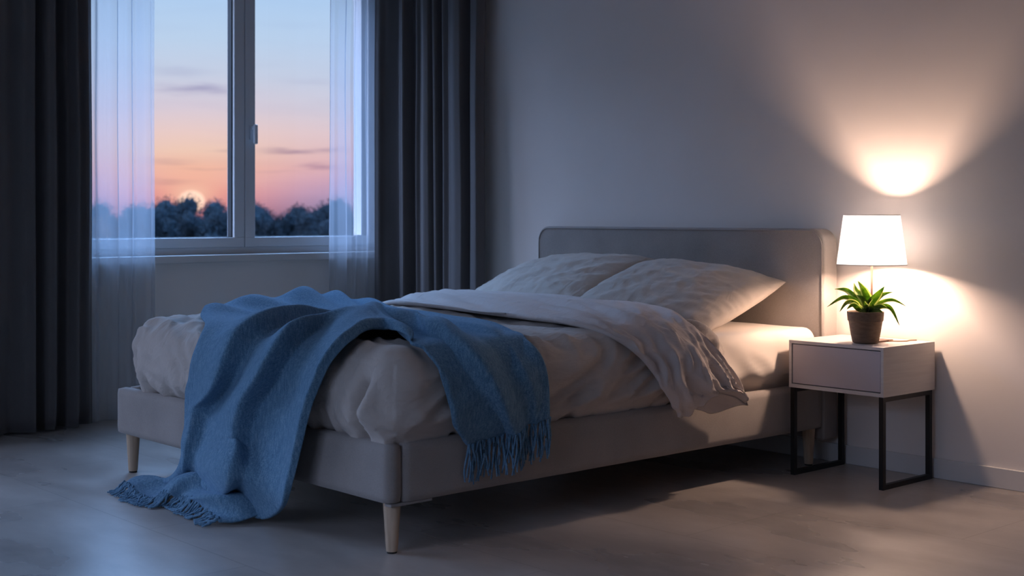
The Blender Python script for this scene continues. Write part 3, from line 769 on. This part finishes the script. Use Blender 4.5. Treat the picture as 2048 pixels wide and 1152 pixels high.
box('drawer_box', (NX0 + t + .0005, NY0 + .014, NZ0 + .015), (NX1 - t - .0005, NY1 - .011, NZ1 - t - .0005), M['gap'], ns_)
for x in (NX0 + 0.004, NX1 - 0.022):
    lm = MB(); b = 0.018; y0, y1 = NY0 + 0.004, NY1 - 0.012; zt = NZ0
    lm.box((x, y0, 0), (x + b, y0 + b, zt)); lm.box((x, y1 - b, 0), (x + b, y1, zt))
    lm.box((x, y0 + b, 0), (x + b, y1 - b, b)); lm.box((x, y0 + b, zt - b), (x + b, y1 - b, zt))
    lm.build('leg', M['black_metal'], ns_)

# ------------------------------------------------------------------ lamp
LX, LY = 3.722, -0.190; TZ = NZ1
lamp = empty('table_lamp', (LX, LY, TZ), 'lit table lamp with white tapered shade on the nightstand', 'lamp')
box('lamp_base', (LX - .048, LY - .024, TZ + .0003), (LX + .048, LY + .072, TZ + .007), M['bronze'], lamp, bevel=0.0015)
pm = MB(); pm.tube([(LX, LY, TZ + .006), (LX, LY, 0.826)], 0.0045, 16); pm.build('pole', M['bronze'], lamp, smooth=True)
sm = MB(); zb, zt_, rb_, rt_ = 0.812, 1.0, 0.130, 0.105
sm.lathe([(rb_, zb), (rt_, zt_), (rt_ - .0015, zt_), (rb_ - .0015, zb)], (LX, LY, 0), 96, close=True)
sh = sm.build('lamp_shade', M['shade'], lamp, smooth=True, angle=0.9)
for r_, z_ in ((rb_ - .0008, zb), (rt_ - .0008, zt_)):
    rm_ = MB()
    rm_.lathe([(r_ + .0014, z_ - .0014), (r_ + .0014, z_ + .0014), (r_ - .0014, z_ + .0014), (r_ - .0014, z_ - .0014)], (LX, LY, 0), 96, close=True)
    rm_.build('shade_rim', M['trim'], sh)
sp = MB()
for k in range(3):
    a = 2 * PI * k / 3 + .4
    sp.tube([(LX, LY, 0.828), (LX + (rb_ - .012) * math.cos(a), LY + (rb_ - .012) * math.sin(a), 0.822)], 0.0014, 6)
sp.lathe([(0.011, 0.822), (0.011, 0.840)], (LX, LY, 0), 20)
sp.build('socket', M['trim'], lamp)
bm_ = MB(); prof = []
for k in range(11):
    a = -PI / 2 + PI * k / 10; prof.append((max(0.0005, 0.017 * math.cos(a)), 0.880 + (0.024 if a > 0 else -0.024) + 0.017 * math.sin(a)))
bm_.lathe(prof, (LX, LY, 0), 14); bulb = bm_.build('bulb', M['bulb'], lamp, smooth=True)
cb = MB(); cb.tube([(LX + .048, LY + .04, TZ + .003), (LX + .075, LY + .06, TZ + .0028), (LX + .095, LY + .09, TZ + .0028), (LX + .085, LY + .125, TZ + .0028), (LX + 0.10, LY + .150, TZ + .003)], 0.0022, 8)
cb.build('cable', M['cable'], lamp, smooth=True)

# ------------------------------------------------------------------ potted plant
PX, PY = 3.743, -0.264
plant = empty('potted_plant', (PX, PY, TZ), 'small green houseplant in a brown clay pot in front of the lamp', 'plant')
pm = MB(); pm.lathe([(0.042, 0.0005), (0.0475, 0.004), (0.0495, 0.010), (0.0560, 0.045), (0.0615, 0.080), (0.0625, 0.083), (0.0650, 0.085), (0.0658, 0.090), (0.0678, 0.115), (0.0675, 0.1185), (0.0655, 0.120), (0.063, 0.118), (0.060, 0.10), (0.045, 0.02)], (PX, PY, TZ), 64)
pm.build('pot', M['pot'], plant, smooth=True, angle=0.7)
sm = MB(); sm.lathe([(0.059, 0.100), (0.0615, 0.106), (0.04, 0.110), (0.002, 0.113)], (PX, PY, TZ), 32); sm.build('soil', M['soil'], plant, smooth=True)
rv = np.array([.6685, .7437, 0]); uv = np.array([0, 0, 1.0]); tv = np.array([.7437, -.6685, 0]); K = 0.000275
base0 = np.array([PX, PY, TZ + 0.112])
def leaf(pts, width, depth, pale, twist=0.0):
    width *= 1.12
    """pts: base, bend, tip as (right, up) offsets; depth: how far each comes forward"""
    ctrl = np.array([base0 + rv * (p[0] - 660) * K + uv * (560 - p[1]) * K + tv * d for p, d in zip(pts, depth)])
    P = catmull(ctrl, 22); n = 22
    V = []; F = []; mm = []
    for i in range(n):
        e = i / (n - 1)
        dvec = P[min(i + 1, n - 1)] - P[max(i - 1, 0)]; dvec /= np.linalg.norm(dvec) + 1e-9
        sd = np.cross(dvec, tv * math.cos(twist) + uv * math.sin(twist)); sd /= np.linalg.norm(sd) + 1e-9
        nn = np.cross(sd, dvec)
        w = width * (0.16 + 0.84 * math.sin(PI * min(1, max(0, (e - .05) / .95)) ** 0.8) ** 0.9) if e < .999 else 0.0006
        w = width * max(0.02, (0.22 * (1 - e) + math.sin(PI * e ** 0.85) ** 1.1 * 0.95))
        for j in range(7):
            q = j / 3 - 1
            V.append(P[i] + sd * q * w * .5 + nn * (abs(q) * w * .16 + 0.0008 * math.sin(e * 18 + q * 2)))
    for i in range(n - 1):
        for j in range(6):
            F.append((i*7+j, (i+1)*7+j, (i+1)*7+j+1, i*7+j+1)); mm.append(1 if (j in pale) else 0)
    o = mesh_obj('leaf', V, F, None, plant, True, [M['leaf'], M['leaf_edge']], mm)
    s = o.modifiers.new('thickness', 'SOLIDIFY'); s.thickness = 0.0007; s.offset = 0
    return o
leaf([(620,540),(520,400),(330,335),(95,460)], .0170, (0,.01,.03,.05), (0,))
leaf([(640,540),(560,400),(420,255),(270,235)], .0210, (0,-.01,-.02,-.03), (0,), .3)
leaf([(620,550),(500,420),(360,400),(245,520)], .0165, (.01,.03,.05,.07), (5,), .2)
leaf([(630,560),(520,480),(430,430),(345,490)], .0180, (.02,.04,.055,.065), (5,))
leaf([(660,550),(670,400),(620,250),(545,115)], .0330, (0,.015,.02,.01), (0, 5), .1)
leaf([(655,540),(600,330),(550,250),(530,150)], .0240, (0,-.01,-.02,-.03), (0, 1, 5), .1)
leaf([(690,550),(720,420),(800,300),(890,185)], .0300, (0,.015,.03,.03), (5,), -.1)
leaf([(700,550),(780,420),(900,310),(1065,270)], .0200, (0,-.01,-.02,-.02), (0,), -.3)
leaf([(700,560),(820,430),(1010,370),(1195,460)], .0150, (0,0,.01,.02), (0, 5), -.3)
leaf([(700,560),(820,460),(960,480),(1070,710)], .0170, (.01,.03,.04,.05), (5,), -.2)
leaf([(650,560),(620,430),(560,340),(480,300)], .0210, (.01,.03,.04,.05), (0,), .3)
leaf([(690,560),(740,500),(820,450),(900,470)], .0200, (.01,.03,.045,.055), (0,), .2)
leaf([(640,560),(580,500),(520,460),(440,450)], .0170, (.0,.02,.035,.04), (5,), .2)
leaf([(700,560),(780,430),(830,390),(850,330)], .0160, (-.01,-.02,-.035,-.04), (0, 5), .2)
leaf([(670,560),(690,470),(690,420),(700,360)], .0190, (.01,.04,.05,.055), (0,), .2)
leaf([(650,560),(640,480),(600,430),(590,380)], .0190, (.015,.04,.06,.065), (5,), .2)
leaf([(660,560),(640,500),(560,520),(520,545)], .0150, (.015,.035,.05,.055), (), .2)
leaf([(680,560),(720,510),(790,510),(840,535)], .0150, (.015,.035,.05,.055), (), .2)

# ------------------------------------------------------------------ outdoors
g = MB(); g.box((-420, -260, -5.2), (-2.5, 420, -5.0)); struct(g.build('ground', M['ground']))
def crown_mesh(name, seed, w, hgt, nleaf=5200):
    rg = np.random.default_rng(seed); mb = MB()
    lobes = []
    for k in range(11):
        a = rg.uniform(0, 2 * PI); rr = rg.uniform(0, .55) * w / 2; zc = rg.uniform(.28, .82) * hgt
        lobes.append((rr * math.cos(a), rr * math.sin(a), zc, rg.uniform(.20, .34) * w))
    V = []; F = []
    per = nleaf // len(lobes)
    for (cx, cy, cz, r) in lobes:
        # solid lumpy heart of the clump
        n1, n2 = 10, 14
        th = np.linspace(0, PI, n1)[:, None]; ph = np.linspace(0, 2 * PI, n2, endpoint=False)[None]
        D = np.stack([np.sin(th) * np.cos(ph), np.sin(th) * np.sin(ph), np.cos(th) * np.ones_like(ph)], -1)
        Pp = np.array([cx, cy, cz]) + D * r * (0.68 + 0.3 * noise(D * 2.5 + seed))[..., None]
        mb.add(Pp.reshape(-1, 3), grid_faces(n1, n2, wrap=True))
        for _ in range(per):
            d = rg.normal(size=3); d /= np.linalg.norm(d)
            c = np.array([cx, cy, cz]) + d * r * rg.uniform(.66, 1.18)
            a = rg.normal(size=3); a /= np.linalg.norm(a); b_ = np.cross(a, d); b_ /= np.linalg.norm(b_) + 1e-9
            sz = rg.uniform(.06, .13)
            mb.add([c - a * sz, c + b_ * sz * .6, c + a * sz, c - b_ * sz * .6], [(0, 1, 2, 3)])
    me = bpy.data.meshes.new(name); me.from_pydata(mb.v, [], mb.f); me.materials.append(M['foliage']); me.update()
    return me
crowns = [crown_mesh('crown', s, 4.4, 5.6) for s in (11, 12, 13)]
tm = MB(); tm.tube([(0, 0, 0), (.05, .02, 1.2), (0, .05, 2.6)], [.22, .17, .12], 10)
trunk_me = bpy.data.meshes.new('trunk'); trunk_me.from_pydata(tm.v, [], tm.f); trunk_me.materials.append(M['bark']); trunk_me.update()
rt = random.Random(4)
k = 0
for row, (dist, hh, n) in enumerate(((150, 7.5, 30), (126, 6.5, 28))):
    for i in range(n):
        ang = 0.38 + (i + .5 + rt.uniform(-.25, .25)) / n * 0.60      # bearing from the room
        d = dist + (4.5 if i % 2 else -4.5) + rt.uniform(-1, 1)
        x = 6.59 - math.cos(ang) * d; y = -4.6 + math.sin(ang) * d
        hgt = hh * rt.uniform(.93, 1.06)
        t_ = bpy.data.objects.new('tree', None); t_.location = (x, y, -5.0); t_.rotation_euler = (0, 0, rt.uniform(0, 6)); put(t_)
        sc_ = hgt / 6.9
        c = bpy.data.objects.new('crown', crowns[k % 3]); c.location = (0, 0, 0.9 * sc_); c.scale = (sc_ * rt.uniform(.9, 1.05), sc_ * rt.uniform(.9, 1.05), sc_ * 1.11); put(c, t_)
        u = bpy.data.objects.new('trunk', trunk_me); u.scale = (sc_, sc_, sc_); put(u, t_)
        tag(t_, ['dark bushy tree on the horizon in the taller back row of the tree line', 'lower dark tree in the front row of the distant tree line'][row], 'tree', 'trees on the horizon')
        k += 1

# ------------------------------------------------------------------ sky at sunset
world = bpy.data.worlds.new('sunset_sky'); scene.world = world; world.use_nodes = True
nt = world.node_tree; nt.nodes.clear()
out = nt.nodes.new('ShaderNodeOutputWorld'); bg = nt.nodes.new('ShaderNodeBackground'); nt.links.new(bg.outputs[0], out.inputs[0])
tc = nt.nodes.new('ShaderNodeTexCoord'); sx = nt.nodes.new('ShaderNodeSeparateXYZ'); nt.links.new(tc.outputs['Generated'], sx.inputs[0])
def mth(op, a, b=None, c=None):
    n = nt.nodes.new('ShaderNodeMath'); n.operation = op
    for i, v in enumerate((a, b, c)):
        if v is None: continue
        if isinstance(v, (int, float)): n.inputs[i].default_value = v
        else: nt.links.new(v, n.inputs[i])
    return n.outputs[0]
el = sx.outputs['Z']
az = mth('ARCTAN2', sx.outputs['Y'], mth('MULTIPLY', sx.outputs['X'], -1.0))
EL = lambda v: (430 - v) / 2750
E0, E1 = -0.02, 0.20
def el_ramp(stops):
    mr = nt.nodes.new('ShaderNodeMapRange'); mr.inputs[1].default_value = E0; mr.inputs[2].default_value = E1
    nt.links.new(el, mr.inputs[0])
    st = sorted([((EL(v) - E0) / (E1 - E0), lin(*c)) for v, c in stops])
    return ramp(nt, mr.outputs[0], st)
near = el_ramp([(440,(170,100,110)),(405,(228,144,138)),(385,(242,160,144)),(360,(249,182,160)),(335,(249,190,166)),(300,(246,206,186)),(265,(240,208,202)),(215,(222,208,220)),(150,(204,212,232)),(80,(192,214,240)),(0,(180,210,244)),(-60,(160,196,240))])
far = el_ramp([(440,(130,115,150)),(405,(160,146,184)),(385,(182,156,192)),(360,(206,166,192)),(335,(224,178,188)),(305,(228,190,194)),(265,(228,202,208)),(215,(214,208,222)),(150,(200,210,232)),(80,(190,212,240)),(0,(180,210,244)),(-60,(160,196,240))])
daz = mth('SUBTRACT', az, 0.497)
azf = mth('POWER', 2.718, mth('MULTIPLY', mth('POWER', mth('ABSOLUTE', mth('DIVIDE', daz, 0.070)), 2.0), -1.0))
mx = nt.nodes.new('ShaderNodeMixRGB'); nt.links.new(azf, mx.inputs[0]); nt.links.new(far.outputs[0], mx.inputs[1]); nt.links.new(near.outputs[0], mx.inputs[2])
col = mx.outputs[0]
# clouds: soft streaks
cv = nt.nodes.new('ShaderNodeCombineXYZ'); nt.links.new(mth('MULTIPLY', az, 9.0), cv.inputs[0]); nt.links.new(mth('MULTIPLY', el, 70.0), cv.inputs[1])
cn = nt.nodes.new('ShaderNodeTexNoise'); cn.inputs['Scale'].default_value = 1.0; cn.inputs['Detail'].default_value = 5; nt.links.new(cv.outputs[0], cn.inputs['Vector'])
wob = nt.nodes.new('ShaderNodeTexNoise'); wob.inputs['Scale'].default_value = 3.0; nt.links.new(cv.outputs[0], wob.inputs['Vector'])
wv = mth('MULTIPLY', mth('SUBTRACT', wob.outputs[0], 0.5), 0.010)
AZ = lambda u: math.atan2(.6685 + .7437 * (u - 1024) / 2675, .7437 - .6685 * (u - 1024) / 2675)
masks = None
for (u, v, wu, wvv, am) in ((395, 180, 70, 9, .75), (360, 145, 60, 10, .25), (585, 300, 55, 5, .8), (655, 298, 40, 5, .6), (640, 332, 40, 6, .7), (455, 302, 35, 3.5, .35), (340, 325, 50, 4, .3), (430, 338, 60, 3, .35), (345, 365, 45, 6, .35), (620, 160, 60, 7, .15), (540, 345, 60, 4, .2)):
    a_ = mth('POWER', mth('ABSOLUTE', mth('DIVIDE', mth('SUBTRACT', az, AZ(u)), wu / 2750)), 2.0)
    b_ = mth('POWER', mth('ABSOLUTE', mth('DIVIDE', mth('ADD', mth('SUBTRACT', el, EL(v)), wv), wvv / 2750)), 2.0)
    e_ = mth('MULTIPLY', mth('POWER', 2.718, mth('MULTIPLY', mth('ADD', a_, b_), -1.0)), am)
    masks = e_ if masks is None else mth('MAXIMUM', masks, e_)
hz = nt.nodes.new('ShaderNodeMapRange'); hz.inputs[1].default_value = 0.50; hz.inputs[2].default_value = 0.75; hz.inputs[4].default_value = 0.10
nt.links.new(cn.outputs[0], hz.inputs[0]); masks = mth('MAXIMUM', masks, hz.outputs[0])
cm_ = nt.nodes.new('ShaderNodeMixRGB'); cm_.blend_type = 'MULTIPLY'; nt.links.new(masks, cm_.inputs[0]); nt.links.new(col, cm_.inputs[1])
cm_.inputs[2].default_value = (0.52, 0.50, 0.68, 1); col = cm_.outputs[0]
# sun disc and glow
r2 = mth('ADD', mth('POWER', mth('ABSOLUTE', mth('DIVIDE', daz, 26 / 2750)), 2.0), mth('POWER', mth('ABSOLUTE', mth('DIVIDE', mth('SUBTRACT', el, EL(403)), 22 / 2750)), 2.0))
disc = nt.nodes.new('ShaderNodeMapRange'); disc.interpolation_type = 'SMOOTHSTEP'; disc.inputs[1].default_value = 1.35; disc.inputs[2].default_value = 0.6; nt.links.new(r2, disc.inputs[0])
r3 = mth('ADD', mth('POWER', mth('ABSOLUTE', mth('DIVIDE', daz, 42 / 2750)), 2.0), mth('POWER', mth('ABSOLUTE', mth('DIVIDE', mth('SUBTRACT', el, EL(388)), 22 / 2750)), 2.0))
glow = mth('MULTIPLY', mth('POWER', 2.718, mth('MULTIPLY', r3, -1.0)), 0.75)
gm_ = nt.nodes.new('ShaderNodeMixRGB'); nt.links.new(glow, gm_.inputs[0]); nt.links.new(col, gm_.inputs[1]); gm_.inputs[2].default_value = lin(255, 206, 178)
dm_ = nt.nodes.new('ShaderNodeMixRGB'); nt.links.new(disc.outputs[0], dm_.inputs[0]); nt.links.new(gm_.outputs[0], dm_.inputs[1]); dm_.inputs[2].default_value = (1.25, .82, .62, 1)
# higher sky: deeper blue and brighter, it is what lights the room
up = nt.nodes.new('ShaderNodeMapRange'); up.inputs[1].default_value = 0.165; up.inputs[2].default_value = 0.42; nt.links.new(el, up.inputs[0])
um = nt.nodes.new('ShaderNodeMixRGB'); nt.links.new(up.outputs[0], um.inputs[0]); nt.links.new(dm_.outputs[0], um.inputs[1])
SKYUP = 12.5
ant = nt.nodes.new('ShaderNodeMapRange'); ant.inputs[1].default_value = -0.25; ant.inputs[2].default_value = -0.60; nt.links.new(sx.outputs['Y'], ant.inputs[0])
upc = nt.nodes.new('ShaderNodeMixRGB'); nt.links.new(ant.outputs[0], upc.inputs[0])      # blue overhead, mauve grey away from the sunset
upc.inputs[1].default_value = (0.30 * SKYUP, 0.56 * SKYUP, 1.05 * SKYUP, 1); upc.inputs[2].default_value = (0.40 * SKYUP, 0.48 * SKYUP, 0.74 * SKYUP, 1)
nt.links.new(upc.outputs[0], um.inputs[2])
# below the horizon: dark ground haze
dn = nt.nodes.new('ShaderNodeMapRange'); dn.inputs[1].default_value = -0.01; dn.inputs[2].default_value = -0.05; nt.links.new(el, dn.inputs[0])
dnm = nt.nodes.new('ShaderNodeMixRGB'); nt.links.new(dn.outputs[0], dnm.inputs[0]); nt.links.new(um.outputs[0], dnm.inputs[1]); dnm.inputs[2].default_value = (0.03, 0.05, 0.08, 1)
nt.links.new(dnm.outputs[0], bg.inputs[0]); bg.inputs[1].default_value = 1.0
world.cycles.sampling_method = 'MANUAL'; world.cycles.sample_map_resolution = 1024

# daylight portals in the window openings (sampling guides for the sky only)
for i, w in enumerate((W1, FILL_W2)):
    a = bpy.data.lights.new('daylight_portal', 'AREA'); a.shape = 'RECTANGLE'; a.size = w[3] - w[2]; a.size_y = w[1] - w[0]
    a.cycles.is_portal = True
    o = bpy.data.objects.new('daylight_portal', a); o.location = (WX - T - 0.02, (w[0] + w[1]) / 2, (w[2] + w[3]) / 2)
    o.rotation_euler = (0, -PI / 2, 0); put(o)
a = bpy.data.lights.new('daylight_portal', 'AREA'); a.shape = 'RECTANGLE'; a.size = FILL_W3[1] - FILL_W3[0]; a.size_y = FILL_W3[3] - FILL_W3[2]; a.cycles.is_portal = True
o = bpy.data.objects.new('daylight_portal', a); o.location = ((FILL_W3[0] + FILL_W3[1]) / 2, FY - 0.22, (FILL_W3[2] + FILL_W3[3]) / 2); o.rotation_euler = (PI / 2, 0, 0); put(o)

# ------------------------------------------------------------------ camera
cd = bpy.data.cameras.new('camera'); cam = bpy.data.objects.new('camera', cd); put(cam)
cd.sensor_width = 36; cd.lens = 2675 / 2048 * 36; cd.shift_y = -(576 - 430) / 2048
cam.location = (6.59, -4.607, 1.0); cam.rotation_euler = (PI / 2, 0, math.radians(48.05))
cd.clip_end = 1000; cd.clip_start = 0.05
cd.dof.use_dof = True; cd.dof.focus_distance = 4.9; cd.dof.aperture_fstop = 4.0
scene.camera = cam

vs = scene.view_settings
vs.view_transform = 'Standard'; vs.look = 'None'; vs.exposure = 0.0; vs.gamma = 1.0; vs.use_curve_mapping = False
cy = scene.cycles
cy.max_bounces = 10; cy.diffuse_bounces = 6; cy.glossy_bounces = 4; cy.transmission_bounces = 8; cy.transparent_max_bounces = 16
cy.use_denoising = True; cy.sample_clamp_indirect = 6; cy.caustics_reflective = False; cy.caustics_refractive = False
